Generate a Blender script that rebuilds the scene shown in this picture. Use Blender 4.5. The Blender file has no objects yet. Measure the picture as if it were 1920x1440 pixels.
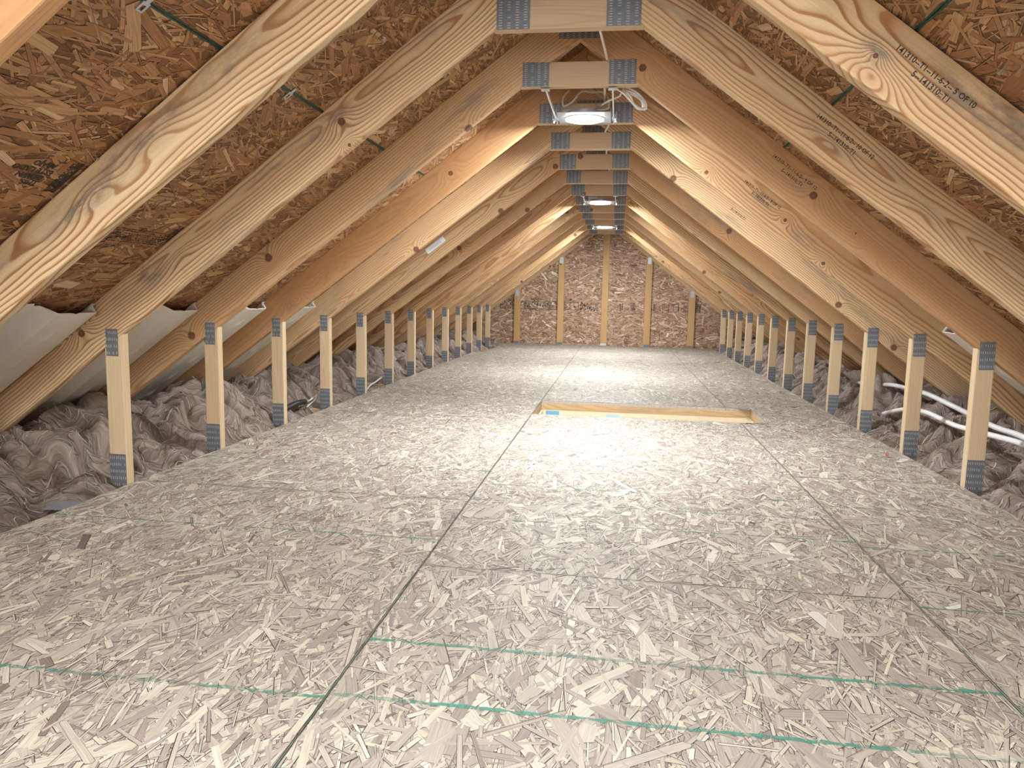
import bpy, bmesh, math, random
import numpy as np
from mathutils import Matrix, Vector, Euler, noise as mnoise

random.seed(7)
RNG = np.random.default_rng(11)
S = bpy.context.scene
COL = S.collection

# ------------------------------------------------------------------ camera, light, exposure
CAM_X, CAM_Z, FPX = 0.1744, 0.6764, 1385.0
R_ = Vector((0.98985046, 0.14062573, 0.02050557))
U_ = Vector((-0.03717511, 0.11695754, 0.9924409))
F_ = Vector((-0.13716444, 0.98313038, -0.12099826))
cam_d = bpy.data.cameras.new('camera')
cam = bpy.data.objects.new('camera', cam_d)
COL.objects.link(cam)
m = Matrix.Identity(4)
for i in range(3):
    m[i][0], m[i][1], m[i][2] = R_[i], U_[i], -F_[i]
m.translation = (CAM_X, 0, CAM_Z)
cam.matrix_world = m
cam_d.sensor_fit = 'HORIZONTAL'
cam_d.sensor_width = 36
cam_d.lens = FPX / 1920 * 36
cam_d.clip_start = 0.02
S.camera = cam

LAMP_POWER = 265.0          # emission strength of the near lamp lens
LAMP_COL = (0.91, 0.965, 1.0)
w = bpy.data.worlds.new('World')
S.world = w
w.use_nodes = True
w.node_tree.nodes['Background'].inputs[0].default_value = (0.95, 0.97, 1.0, 1)
w.node_tree.nodes['Background'].inputs[1].default_value = 4.2  # added uniform daylight through the unseen open end, fills camera-facing faces
la = bpy.data.lights.new('unseen_lamp_behind', 'AREA')        # unseen lamps continuing the row behind the camera, added to light camera-facing faces
la.shape = 'DISK'; la.size = .166; la.energy = LAMP_POWER * math.pi * .0216; la.color = LAMP_COL
for yl in (-.12, -2.9):
    lo_ = bpy.data.objects.new('unseen_lamp_behind', la); COL.objects.link(lo_); lo_.location = (0, yl, 1.44)
S.view_settings.view_transform = 'Standard'
S.view_settings.look = 'None'
S.view_settings.gamma = 1.0
S.view_settings.use_curve_mapping = False
S.view_settings.exposure = 1.68
S.cycles.use_denoising = True
S.cycles.max_bounces = 10
S.cycles.diffuse_bounces = 7
S.cycles.sample_clamp_indirect = 8.0

# ------------------------------------------------------------------ key dimensions (metres)
SP = 0.6096                # truss spacing
Y1 = 2.2776                # front face of truss 1
TH = 0.038                 # lumber thickness
XH = 1.4743                # inner face of the knee posts
ZT = 0.5158                # underside of rafter at the inner face
ZTIE = 1.4549              # underside of collar tie
ZR = ZT + 0.75 * XH        # underside apex
RD = 0.138                 # rafter depth
YEND = Y1 + 13 * SP - 0.02 # gable truss front
YBACK = -3.2
def TY(i): return Y1 + (i - 1) * SP

# ------------------------------------------------------------------ helpers
def tag(o, label=None, cat=None, group=None, kind=None):
    if label: o['label'] = label
    if cat: o['category'] = cat
    if group: o['group'] = group
    if kind: o['kind'] = kind
    return o
def link(name, data, parent=None, mat=None, M=None):
    o = bpy.data.objects.new(name, data)
    COL.objects.link(o)
    o.color = (random.uniform(0, .3), 0, 0, 1)
    if mat is not None and data is not None and len(data.materials) == 0:
        data.materials.append(mat)
    if parent: o.parent = parent
    if M is not None: o.matrix_local = M
    return o
def empty(name, loc=(0, 0, 0), parent=None):
    o = bpy.data.objects.new(name, None)
    o.empty_display_size = 0.1
    COL.objects.link(o)
    o.location = loc
    if parent: o.parent = parent
    return o
def bm_mesh(bm, name, smooth=False):
    me = bpy.data.meshes.new(name)
    bmesh.ops.recalc_face_normals(bm, faces=bm.faces)
    if smooth:
        for f in bm.faces: f.smooth = True
    bm.to_mesh(me); bm.free()
    return me
def add_box(bm, x0, x1, y0, y1, z0, z1, M=None):
    vs = [bm.verts.new(M @ Vector(c) if M else c) for c in
          ((x0,y0,z0),(x1,y0,z0),(x1,y1,z0),(x0,y1,z0),(x0,y0,z1),(x1,y0,z1),(x1,y1,z1),(x0,y1,z1))]
    for f in ((0,3,2,1),(4,5,6,7),(0,1,5,4),(1,2,6,5),(2,3,7,6),(3,0,4,7)):
        bm.faces.new([vs[i] for i in f])
    return vs
def prism(poly, y0, y1, bevel=0.0, name='m', seg=2):
    """polygon in XZ extruded along Y"""
    bm = bmesh.new()
    a = [bm.verts.new((x, y0, z)) for x, z in poly]
    b = [bm.verts.new((x, y1, z)) for x, z in poly]
    bm.faces.new(a); bm.faces.new(b[::-1])
    n = len(poly)
    for i in range(n):
        bm.faces.new((a[i], b[i], b[(i+1) % n], a[(i+1) % n]))
    bmesh.ops.recalc_face_normals(bm, faces=bm.faces)
    if bevel:
        bmesh.ops.bevel(bm, geom=[e for e in bm.edges], offset=bevel, segments=seg, affect='EDGES', profile=0.5)
    return bm_mesh(bm, name)
def tube(pts, r, name='tube', n=8, smooth_iter=0, cyclic=False):
    """round tube along a polyline; Catmull-Rom resampled"""
    P = [Vector(p) for p in pts]
    if smooth_iter:
        out = []
        for i in range(len(P) - 1):
            p0 = P[max(i-1, 0)]; p1 = P[i]; p2 = P[i+1]; p3 = P[min(i+2, len(P)-1)]
            for k in range(smooth_iter):
                t = k / smooth_iter
                out.append(0.5*((2*p1)+(p2-p0)*t+(2*p0-5*p1+4*p2-p3)*t*t+(3*p1-p0-3*p2+p3)*t**3))
        out.append(P[-1]); P = out
    bm = bmesh.new(); rings = []
    ref = Vector((0, 0, 1))
    for i, p in enumerate(P):
        t = (P[min(i+1, len(P)-1)] - P[max(i-1, 0)]).normalized()
        if abs(t.dot(ref)) > .95: a = t.cross(Vector((1, 0, 0))).normalized()
        else: a = t.cross(ref).normalized()
        b = t.cross(a)
        rings.append([bm.verts.new(p + r*(math.cos(2*math.pi*k/n)*a + math.sin(2*math.pi*k/n)*b)) for k in range(n)])
    for i in range(len(rings)-1):
        for k in range(n):
            bm.faces.new((rings[i][k], rings[i][(k+1) % n], rings[i+1][(k+1) % n], rings[i+1][k]))
    bm.faces.new(rings[0][::-1]); bm.faces.new(rings[-1])
    return bm_mesh(bm, name, True)

# ------------------------------------------------------------------ node helper
class NT:
    def __init__(s, name):
        s.m = bpy.data.materials.new(name); s.m.use_nodes = True
        s.t = s.m.node_tree; s.t.nodes.clear()
        s.out = s.t.nodes.new('ShaderNodeOutputMaterial')
        s.b = s.t.nodes.new('ShaderNodeBsdfPrincipled')
        s.t.links.new(s.b.outputs[0], s.out.inputs[0])
    def n(s, kind, ins=None, **props):
        nd = s.t.nodes.new(kind)
        for k, v in props.items(): setattr(nd, k, v)
        if ins:
            for k, v in ins.items():
                sock = nd.inputs[k]
                if isinstance(v, bpy.types.NodeSocket): s.t.links.new(v, sock)
                else: sock.default_value = v
        return nd
    def math(s, op, a, b=0.0, c=0.0, clamp=False):
        nd = s.n('ShaderNodeMath', operation=op, use_clamp=clamp)
        for i, v in enumerate((a, b, c)):
            if isinstance(v, bpy.types.NodeSocket): s.t.links.new(v, nd.inputs[i])
            else: nd.inputs[i].default_value = v
        return nd.outputs[0]
    def vmath(s, op, a, b=(0, 0, 0)):
        nd = s.n('ShaderNodeVectorMath', operation=op)
        for i, v in enumerate((a, b)):
            if isinstance(v, bpy.types.NodeSocket): s.t.links.new(v, nd.inputs[i])
            else: nd.inputs[i].default_value = v
        return nd.outputs[0]
    def mul(s, v, k): return s.vmath('MULTIPLY', v, k)
    def mix(s, f, a, b, blend='MIX'):
        nd = s.n('ShaderNodeMix', data_type='RGBA', blend_type=blend, clamp_factor=True)
        for i, v in ((0, f), (6, a), (7, b)):
            if isinstance(v, bpy.types.NodeSocket): s.t.links.new(v, nd.inputs[i])
            else: nd.inputs[i].default_value = v if i == 0 else (*v, 1)
        return nd.outputs[2]
    def ramp(s, f, stops, interp='LINEAR'):
        nd = s.n('ShaderNodeValToRGB', {0: f})
        cr = nd.color_ramp; cr.interpolation = interp
        while len(cr.elements) < len(stops): cr.elements.new(0.5)
        for e, (p, c) in zip(cr.elements, stops):
            e.position = p; e.color = (*c, 1) if not isinstance(c, float) else (c, c, c, 1)
        return nd.outputs[0]
    def noise(s, vec, scale, detail=2.0, rough=.5, out=0, dist=0.0):
        return s.n('ShaderNodeTexNoise', {'Vector': vec, 'Scale': scale, 'Detail': detail, 'Roughness': rough, 'Distortion': dist}).outputs[out]
    def maprange(s, v, a, b, c=0.0, d=1.0, smooth=False):
        return s.n('ShaderNodeMapRange', {0: v, 1: a, 2: b, 3: c, 4: d}, interpolation_type='SMOOTHSTEP' if smooth else 'LINEAR').outputs[0]
    def set(s, **k):
        for key, v in k.items():
            key = key.replace('_', ' ')
            if isinstance(v, bpy.types.NodeSocket): s.t.links.new(v, s.b.inputs[key])
            else: s.b.inputs[key].default_value = v
    def bump(s, h, strength=.3, dist=.002):
        s.t.links.new(s.n('ShaderNodeBump', {'Height': h, 'Strength': strength, 'Distance': dist}).outputs[0], s.b.inputs['Normal'])

def simple(name, col, rough=.5, metal=0.0, var=0.0, vscale=30, **kw):
    t = NT(name)
    if var:
        oc = t.n('ShaderNodeTexCoord').outputs['Object']
        f = t.noise(oc, vscale, 4)
        t.set(Base_Color=t.mix(f, tuple(c*(1-var) for c in col), tuple(min(1, c*(1+var)) for c in col)))
    else: t.set(Base_Color=(*col, 1))
    t.set(Roughness=rough, Metallic=metal)
    for k, v in kw.items(): t.set(**{k: v})
    return t.m

def lumber(name, pale, mid, dark, spacing, contrast, knots, grey, warp=1.0, rough=.62, feat=None):
    """sawn softwood: growth rings cut by the board's faces, bent round knots. Local X runs along the board."""
    t = NT(name)
    oc = t.n('ShaderNodeTexCoord').outputs['Object']
    rnd = t.n('ShaderNodeObjectInfo').outputs['Random']
    r1 = t.math('FRACT', t.math('MULTIPLY', rnd, 17.31))
    r2 = t.math('FRACT', t.math('MULTIPLY', rnd, 91.77))
    r3 = t.math('FRACT', t.math('MULTIPLY', rnd, 233.1))
    off = t.n('ShaderNodeCombineXYZ', {0: t.math('MULTIPLY', rnd, 37.0), 1: t.math('MULTIPLY', r1, 11.0), 2: t.math('MULTIPLY', r2, 13.0)}).outputs[0]
    sep = t.n('ShaderNodeSeparateXYZ', {0: oc})
    x, y, z = sep.outputs
    pv = t.vmath('ADD', oc, off)
    # knots: sparse cells on the wide face
    ps = t.n('ShaderNodeSeparateXYZ', {0: pv}).outputs
    kv = t.n('ShaderNodeCombineXYZ', {0: t.math('MULTIPLY', ps[0], 2.1), 1: t.math('MULTIPLY', ps[2], 5.2)}).outputs[0]
    vor = t.n('ShaderNodeTexVoronoi', {'Vector': kv, 'Scale': 1.0, 'Randomness': .9}, voronoi_dimensions='2D')
    sel = t.math('GREATER_THAN', t.n('ShaderNodeSeparateColor', {0: vor.outputs['Color']}).outputs[0], 1.0 - knots)
    kp = t.vmath('SUBTRACT', kv, vor.outputs['Position'])
    kd = t.n('ShaderNodeVectorMath', {0: t.mul(kp, (1/2.1, 1/5.2, 0.0))}, operation='LENGTH').outputs['Value']   # metres to knot centre
    kd = t.math('ADD', kd, t.math('MULTIPLY', t.math('SUBTRACT', t.noise(pv, 60, 2), .5), .006))
    bend = t.math('MULTIPLY', sel, t.math('EXPONENT', t.math('MULTIPLY', t.math('POWER', t.math('DIVIDE', kd, 0.045), 1.5), -1.0)))
    f = feat or {}
    def gauss(u, v, su, sv, p=1.0):
        a_ = t.math('DIVIDE', t.math('SUBTRACT', x, u), su); b_ = t.math('DIVIDE', t.math('SUBTRACT', z, v), sv)
        q = t.math('ADD', t.math('MULTIPLY', a_, a_), t.math('MULTIPLY', b_, b_))
        return t.math('EXPONENT', t.math('MULTIPLY', t.math('POWER', q, p), -1.0))
    def dist(u, v, k=.005):
        a_ = t.math('SUBTRACT', x, u); b_ = t.math('SUBTRACT', z, v)
        q = t.math('SQRT', t.math('ADD', t.math('MULTIPLY', a_, a_), t.math('MULTIPLY', b_, b_)))
        return t.math('ADD', q, t.math('MULTIPLY', t.math('SUBTRACT', t.noise(pv, 70, 2), .5), k*2))
    # growth rings
    y0 = t.math('MULTIPLY_ADD', r1, 0.09, -0.025)
    z0 = t.math('MULTIPLY_ADD', r2, 0.12, -0.01)
    a = t.math('MULTIPLY_ADD', r3, 0.05, -0.025)
    lo = t.math('MULTIPLY', t.math('SUBTRACT', t.noise(t.mul(pv, (1.3, 3.0, 3.0)), 1.0, 3, .45), .5), 0.085*warp)
    mi = t.math('MULTIPLY', t.math('SUBTRACT', t.noise(t.mul(pv, (7.0, 25.0, 25.0)), 1.0, 2, .5), .5), 0.006*warp)
    if 'pith' in f: y0, z0, a = f['pith']
    yy = t.math('ADD', t.math('SUBTRACT', y, y0), t.math('MULTIPLY', x, a))
    zz = t.math('SUBTRACT', z, z0)
    rr = t.math('SQRT', t.math('ADD', t.math('MULTIPLY', yy, yy), t.math('MULTIPLY', zz, zz)))
    rr = t.math('ADD', rr, t.math('ADD', lo, mi))
    rr = t.math('ADD', rr, t.math('MULTIPLY', bend, 0.045))
    for (u, v, su, sv, am) in f.get('eyes', ()): rr = t.math('ADD', rr, t.math('MULTIPLY', gauss(u, v, su, sv, .8), am))
    for (u, v, r) in f.get('knots', ()): rr = t.math('ADD', rr, t.math('MULTIPLY', gauss(u, v, r*3.6, r*2.4, .75), .045))
    ring = t.math('DIVIDE', rr, spacing)
    fr = t.math('FRACT', ring)
    band = t.ramp(fr, [(0.0, 0.2), (0.07, 0.0), (0.38, 0.03), (0.62, 0.30), (0.80, .95), (0.94, .9), (1.0, .2)])
    amp = t.maprange(t.noise(t.mul(pv, (.8, 6, 6)), 1.0, 2), .3, .7, .55, 1.0)
    band = t.math('MULTIPLY', band, t.math('MULTIPLY', amp, contrast))
    c = t.mix(band, pale, dark)
    # broad heartwood tint
    c = t.mix(t.math('MULTIPLY', t.maprange(t.noise(t.mul(pv, (.7, 9, 9)), 1.0, 3), .48, .70), .55), c, mid)
    # per-board tone
    tone = t.n('ShaderNodeSeparateColor', {0: t.n('ShaderNodeObjectInfo').outputs['Color']}).outputs[0]
    c = t.mix(tone, c, t.mix(r2, mid, tuple(v*k for v, k in zip(mid, (.78, .66, .55)))))
    # fibres
    fib = t.noise(t.mul(pv, (6, 220, 220)), 1.0, 3, .6)
    c = t.mix(t.maprange(fib, .35, .75, 0, .28), c, dark)
    # grey-blue weather stain
    st = t.math('MULTIPLY', t.maprange(t.noise(t.mul(pv, (2.2, 10, 14)), 1.0, 5, .65), .56, .74), grey)
    c = t.mix(st, c, (0.17, 0.165, 0.15))
    for (u, v, su, sv, k) in f.get('stains', ()):
        sk = t.math('MULTIPLY', gauss(u, v, su, sv, 1.4), t.math('MULTIPLY', t.maprange(t.noise(t.mul(pv, (14, 10, 45)), 1.0, 5, .7), .38, .62), k))
        c = t.mix(sk, c, (0.15, 0.145, 0.135))
    for (u, v, r) in f.get('knots', ()):
        dd = dist(u, v, r*.18)
        c = t.mix(t.maprange(dd, r*1.08, r*.8, 0, .92, True), c, (0.13, 0.05, 0.03))
        c = t.mix(t.maprange(dd, r*.6, r*.2, 0, .5, True), c, (0.25, 0.11, 0.06))
    # knots
    kr = t.math('MULTIPLY', sel, t.maprange(kd, .021, .013, 0, 1, True))
    c = t.mix(t.math('MULTIPLY', kr, .9), c, (0.13, 0.055, 0.028))
    kc = t.math('MULTIPLY', sel, t.maprange(kd, .008, .003, 0, 1, True))
    c = t.mix(t.math('MULTIPLY', kc, .5), c, (0.24, 0.11, 0.055))
    t.set(Base_Color=c, Roughness=rough)
    t.b.inputs['Specular IOR Level'].default_value = .3
    t.bump(t.math('ADD', band, t.math('MULTIPLY', fib, .6)), .18, .0012)
    return t.m

PALE, MIDT, DARK = (0.735, 0.56, 0.335), (0.52, 0.295, 0.135), (0.35, 0.16, 0.06)
M_RAFT = lumber('pine_rafter', PALE, MIDT, DARK, 0.0105, 1.15, .42, .75)
FEATS = {   # boards whose marks can be told in the photograph: (truss, side)
 (0, 1): dict(pith=(.05, .115, -.022), eyes=((.825, .024, .075, .034, .062), (.655, .085, .10, .05, .03)), knots=((.806, .056, .006),), stains=((.80, .062, .035, .03, .9), (1.06, .10, .16, .035, .75), (1.4, .11, .2, .03, .6))),
 (0, -1): dict(pith=(-.035, .105, .018), eyes=((1.10, .075, .10, .03, .03), (1.30, .07, .07, .028, .035)), stains=((1.33, .078, .13, .018, .95), (1.13, .105, .16, .022, .8), (.85, .10, .12, .03, .5))),
 (1, -1): dict(pith=(-.04, .10, -.02), eyes=((1.50, .075, .09, .03, .025),), knots=((.811, .078, .013), (.833, .006, .006), (1.961, .086, .014)), stains=((1.63, .10, .05, .04, 1.0), (.86, .10, .14, .02, .7), (1.1, .105, .1, .015, .6))),
 (1, 1): dict(pith=(.035, .075, .02), eyes=((.91, .055, .10, .022, .03), (1.25, .06, .12, .025, .025))),
 (2, 1): dict(pith=(.05, .12, .015), eyes=((1.33, .03, .06, .02, .03),), knots=((1.034, .068, .0155), (.251, .056, .0145), (1.24, .055, .004))),
 (3, 1): dict(pith=(.06, .12, -.01), knots=((.670, .022, .0085), (1.077, .066, .0085), (1.33, .02, .009)), stains=((.95, .075, .05, .02, .8), (1.2, .05, .08, .03, .5))),
 (3, -1): dict(pith=(-.045, .09, .02), eyes=((1.45, .05, .12, .03, .04), (1.72, .05, .06, .03, .05)), knots=((.733, .066, .012),), stains=((1.76, .035, .03, .03, .5),)),
}
M_FEAT = {k: lumber('pine_rafter_marked', PALE, MIDT, DARK, .0100, 1.2, .0, .55, feat=v) for k, v in FEATS.items()}
TONE = {(-1, -1): .95, (-1, 1): .8, (0, -1): .0, (0, 1): .0, (1, -1): .05, (1, 1): .12, (2, -1): .45, (2, 1): .72, (3, -1): .85, (3, 1): .25, (4, -1): .3, (4, 1): .1, (5, -1): .35, (5, 1): .55}
M_POST = lumber('spruce_post', (0.68, 0.54, 0.35), (0.60, 0.44, 0.26), (0.42, 0.27, 0.13), 0.006, .5, .16, .12, .4)
M_TIE = lumber('pine_tie', (0.55, 0.41, 0.26), (0.48, 0.31, 0.17), (0.40, 0.235, 0.11), 0.006, .5, .2, .15, .5)
M_STUD = lumber('pine_stud', (0.54, 0.35, 0.165), (0.47, 0.27, 0.11), (0.38, 0.21, 0.085), 0.008, .5, .3, .1, .5)

def strand_mat(name, ramp, hue, grain=.25, rough=.55, edge=.5):
    t = NT(name)
    at = t.n('ShaderNodeAttribute', attribute_name='fcol').outputs['Vector']
    gv = t.n('ShaderNodeAttribute', attribute_name='guv').outputs['Vector']
    s = t.n('ShaderNodeSeparateXYZ', {0: at}); g = t.n('ShaderNodeSeparateXYZ', {0: gv})
    c = t.ramp(s.outputs[0], ramp)
    c = t.mix(t.maprange(s.outputs[1], .55, 1.0, 0, .7), c, hue)
    gc = t.n('ShaderNodeCombineXYZ', {0: t.math('MULTIPLY', g.outputs[0], 14.0), 1: t.math('MULTIPLY', g.outputs[1], 420.0), 2: t.math('MULTIPLY', s.outputs[2], 50.0)}).outputs[0]
    gn = t.noise(gc, 1.0, 3, .6)
    k = t.maprange(gn, .3, .7, 1.0-grain, 1.0+grain*.6)
    kk = t.n('ShaderNodeCombineXYZ', {0: k, 1: k, 2: k}).outputs[0]
    c = t.mix(1.0, c, kk, 'MULTIPLY')
    e = t.math('MULTIPLY', t.maprange(t.math('ABSOLUTE', g.outputs[2]), .86, .98, 0, 1), t.math('MULTIPLY', t.math('GREATER_THAN', s.outputs[2], .5), edge))
    c = t.mix(e, c, tuple(v*.3 for v in ramp[0][1]))
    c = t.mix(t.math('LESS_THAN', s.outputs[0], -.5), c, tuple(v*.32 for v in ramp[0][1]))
    t.set(Base_Color=c, Roughness=rough)
    t.b.inputs['Specular IOR Level'].default_value = .28
    t.bump(gn, .12, .001)
    return t.m
M_FSTR = strand_mat('floor_strands', [(0, (0.17, 0.125, 0.11)), (.10, (0.32, 0.26, 0.225)), (.32, (0.485, 0.428, 0.35)), (.62, (0.60, 0.55, 0.445)), (.88, (0.70, 0.65, 0.515)), (1, (0.81, 0.78, 0.68))], (0.37, 0.31, 0.28), .22, .6, .95)
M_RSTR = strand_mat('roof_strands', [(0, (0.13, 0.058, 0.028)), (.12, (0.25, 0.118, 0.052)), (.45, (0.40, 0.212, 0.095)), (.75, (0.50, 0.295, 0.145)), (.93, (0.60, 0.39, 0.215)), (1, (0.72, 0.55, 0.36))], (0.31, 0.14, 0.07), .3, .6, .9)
M_WSTR = strand_mat('wall_strands', [(0, (0.13, 0.065, 0.04)), (.14, (0.27, 0.15, 0.09)), (.45, (0.41, 0.26, 0.165)), (.72, (0.53, 0.37, 0.255)), (.88, (0.66, 0.52, 0.39)), (1, (0.82, 0.73, 0.60))], (0.31, 0.17, 0.10), .3, .55)
M_FBASE = simple('floor_board_core', (0.44, 0.38, 0.32), .7, var=.35, vscale=60)
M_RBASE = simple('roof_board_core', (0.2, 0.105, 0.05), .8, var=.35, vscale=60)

def green_mat():
    t = NT('green_sealer')
    oc = t.n('ShaderNodeTexCoord').outputs['Object']
    n = t.noise(oc, 40, 4, .7)
    n2 = t.noise(oc, 3, 2)
    al = t.math('MULTIPLY', t.maprange(n, .36, .56), t.maprange(n2, .35, .6, .3, .95))
    t.set(Base_Color=(0.07, 0.33, 0.235, 1), Roughness=.6, Alpha=al)
    return t.m
M_GREEN = green_mat()
M_GREEND = simple('green_edge_paint', (0.012, 0.066, 0.045), .6, var=.4, vscale=50)
M_INK = simple('black_ink', (0.028, 0.025, 0.025), .7)
M_PLATE = simple('galvanised_nail_plate', (0.155, 0.172, 0.195), .5, .3, var=.25, vscale=40)
M_SLOT = simple('plate_tooth_slots', (0.44, 0.40, 0.34), .6, .1)
M_GALV = simple('bright_galvanised', (0.42, 0.46, 0.52), .38, .6, var=.15)
M_WHITE = simple('white_plastic', (0.80, 0.80, 0.80), .4)
M_CABLE = simple('white_cable', (0.70, 0.68, 0.64), .45)
M_BLACK = simple('black_plastic', (0.03, 0.032, 0.036), .45)
M_FOAM = simple('grey_white_foam', (0.74, 0.72, 0.65), .32, var=.05, vscale=12)
M_CREAM = simple('cream_plywood', (0.78, 0.68, 0.50), .55, var=.08, vscale=14)
M_BLUE = simple('blue_label', (0.16, 0.42, 0.68), .5)
M_PAPER = simple('white_paper', (0.80, 0.84, 0.90), .6)
M_PAPERG = simple('grey_print', (0.45, 0.50, 0.56), .6)
M_FELT = simple('roof_felt', (0.012, 0.014, 0.014), .9)
M_CHIP = simple('chip_wood', (0.30, 0.17, 0.10), .7, var=.3)

def lens_mat(name, strength, col):
    t = NT(name)
    t.set(Base_Color=(.9, .9, .9, 1), Emission_Color=(*col, 1), Emission_Strength=strength)
    return t.m
M_LENS = lens_mat('lit_lens', LAMP_POWER, LAMP_COL)

def wool_mat():
    t = NT('mineral_wool')
    gv = t.n('ShaderNodeAttribute', attribute_name='wuv').outputs['Vector']
    oc = t.n('ShaderNodeTexCoord').outputs['Object']
    g = t.n('ShaderNodeSeparateXYZ', {0: gv}).outputs
    fine = t.noise(t.n('ShaderNodeCombineXYZ', {0: t.math('MULTIPLY', g[1], 160.0), 1: t.math('MULTIPLY', g[2], 6.0), 2: t.math('MULTIPLY', g[0], 2.0)}).outputs[0], 1.0, 4, .6)
    big = t.noise(oc, 4.5, 4, .6)
    v = t.math('ADD', t.math('MULTIPLY_ADD', g[0], .30, .24), t.math('ADD', t.math('MULTIPLY', big, .34), t.math('MULTIPLY', t.math('SUBTRACT', fine, .5), .55)))
    c = t.ramp(v, [(.14, (0.075, 0.056, 0.045)), (.33, (0.20, 0.155, 0.125)), (.50, (0.335, 0.275, 0.235)), (.66, (0.48, 0.425, 0.385)), (.84, (0.67, 0.63, 0.60))])
    t.set(Base_Color=c, Roughness=.95)
    t.b.inputs['Specular IOR Level'].default_value = .05
    t.bump(fine, .6, .008)
    return t.m
M_WOOL = wool_mat()
def fibre_mat():
    t = NT('wool_fibres')
    rnd = t.n('ShaderNodeAttribute', attribute_name='fcol').outputs['Vector']
    c = t.ramp(t.n('ShaderNodeSeparateXYZ', {0: rnd}).outputs[0], [(0, (0.16, 0.125, 0.105)), (.5, (0.36, 0.30, 0.26)), (.88, (0.46, 0.405, 0.37)), (1, (0.62, 0.585, 0.56))])
    t.set(Base_Color=c, Roughness=.9)
    t.b.inputs['Specular IOR Level'].default_value = .1
    return t.m
M_FIBRE = fibre_mat()

# ------------------------------------------------------------------ strand board panels
def strands_mesh(name, W, H, dens, mean, sd, mat, lo=.03, hi=.16, ml=.062, mw=.0095, holes=(), flip=False, tone_pow=1.0, rel=.0013, seed=0, gaps=.6):
    """W along local x, H along local y; strands laid on +z. mean/sd = strand direction in radians"""
    rg = np.random.default_rng(seed)
    n = max(4, int(W*H*dens))
    L = np.clip(np.exp(rg.normal(math.log(ml), .55, n)), lo*.6, hi)
    Wd = np.clip(np.exp(rg.normal(math.log(mw), .68, n)), .0022, .034)
    big = rg.random(n) < .02
    L[big] = rg.uniform(.07, .15, big.sum()); Wd[big] = rg.uniform(.022, .045, big.sum())
    thin = rg.random(n) < .25
    Wd[thin] *= .45
    Wd = np.minimum(Wd, L*.6)
    th = rg.normal(mean, sd, n)
    wild = rg.random(n) < .22
    th[wild] = rg.uniform(0, math.pi, wild.sum())
    cx = rg.uniform(0, W, n); cy = rg.uniform(0, H, n)
    e = rg.uniform(0, .22, (n, 4)) * np.minimum(L, Wd*2.2)[:, None] / L[:, None]
    u = np.stack([-.5+0*L, -.5+e[:, 0], .5-e[:, 1], .5+0*L, .5-e[:, 2], -.5+e[:, 3]], 1)
    v = np.stack([rg.uniform(-.45, .45, n), -.5+rg.uniform(0, .15, n), -.5+rg.uniform(0, .15, n), rg.uniform(-.45, .45, n), .5-rg.uniform(0, .15, n), .5-rg.uniform(0, .15, n)], 1)
    bow = rg.normal(0, .0035, n)
    uu = u*L[:, None]; vv = v*Wd[:, None] + (1-4*u*u)*bow[:, None]
    c, s = np.cos(th)[:, None], np.sin(th)[:, None]
    X = np.clip(cx[:, None]+uu*c-vv*s, 0.0005, W-.0005)
    Y = np.clip(cy[:, None]+uu*s+vv*c, 0.0005, H-.0005)
    for (hx0, hx1, hy0, hy1, ax, val) in holes:
        ins = (X > hx0) & (X < hx1) & (Y > hy0) & (Y < hy1)
        if ax == 0: X = np.where(ins, val, X)
        else: Y = np.where(ins, val, Y)
    zr = (rg.permutation(n)+.5)/n*rel + .0002
    Z = np.repeat(zr[:, None], 6, 1)
    co = np.stack([X, Y, Z], -1).reshape(-1, 3)
    tone = rg.beta(1.9, 1.6, n)**tone_pow
    fc = np.stack([tone, rg.random(n), rg.random(n)], -1)
    g = np.stack([uu + rg.uniform(0, 50, n)[:, None], vv + rg.uniform(0, 50, n)[:, None], v*2], -1).reshape(-1, 3)
    if gaps > 0:      # dark glue line with painted-in gap shadow along strand edges
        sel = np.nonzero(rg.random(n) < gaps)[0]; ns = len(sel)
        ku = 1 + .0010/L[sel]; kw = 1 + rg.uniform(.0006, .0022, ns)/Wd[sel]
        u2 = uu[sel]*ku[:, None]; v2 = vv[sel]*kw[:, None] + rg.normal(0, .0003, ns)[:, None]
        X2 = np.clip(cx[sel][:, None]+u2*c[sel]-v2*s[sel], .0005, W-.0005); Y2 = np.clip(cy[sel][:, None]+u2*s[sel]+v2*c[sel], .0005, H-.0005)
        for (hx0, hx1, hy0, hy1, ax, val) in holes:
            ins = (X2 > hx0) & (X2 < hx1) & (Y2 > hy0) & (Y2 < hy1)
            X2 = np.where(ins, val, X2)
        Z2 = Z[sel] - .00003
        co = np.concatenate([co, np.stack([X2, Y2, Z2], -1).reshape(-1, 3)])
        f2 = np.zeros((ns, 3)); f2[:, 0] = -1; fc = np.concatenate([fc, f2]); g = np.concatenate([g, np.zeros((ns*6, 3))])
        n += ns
    me = bpy.data.meshes.new(name)
    me.vertices.add(n*6); me.loops.add(n*6); me.polygons.add(n)
    me.vertices.foreach_set('co', co.astype(np.float32).ravel())
    me.loops.foreach_set('vertex_index', np.arange(n*6, dtype=np.int32))
    me.polygons.foreach_set('loop_start', np.arange(0, n*6, 6, dtype=np.int32))
    a = me.attributes.new('fcol', 'FLOAT_VECTOR', 'FACE'); a.data.foreach_set('vector', fc.astype(np.float32).ravel())
    a = me.attributes.new('guv', 'FLOAT_VECTOR', 'POINT'); a.data.foreach_set('vector', g.astype(np.float32).ravel())
    me.update(calc_edges=True)
    me.validate()
    me.materials.append(mat)
    return me

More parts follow.
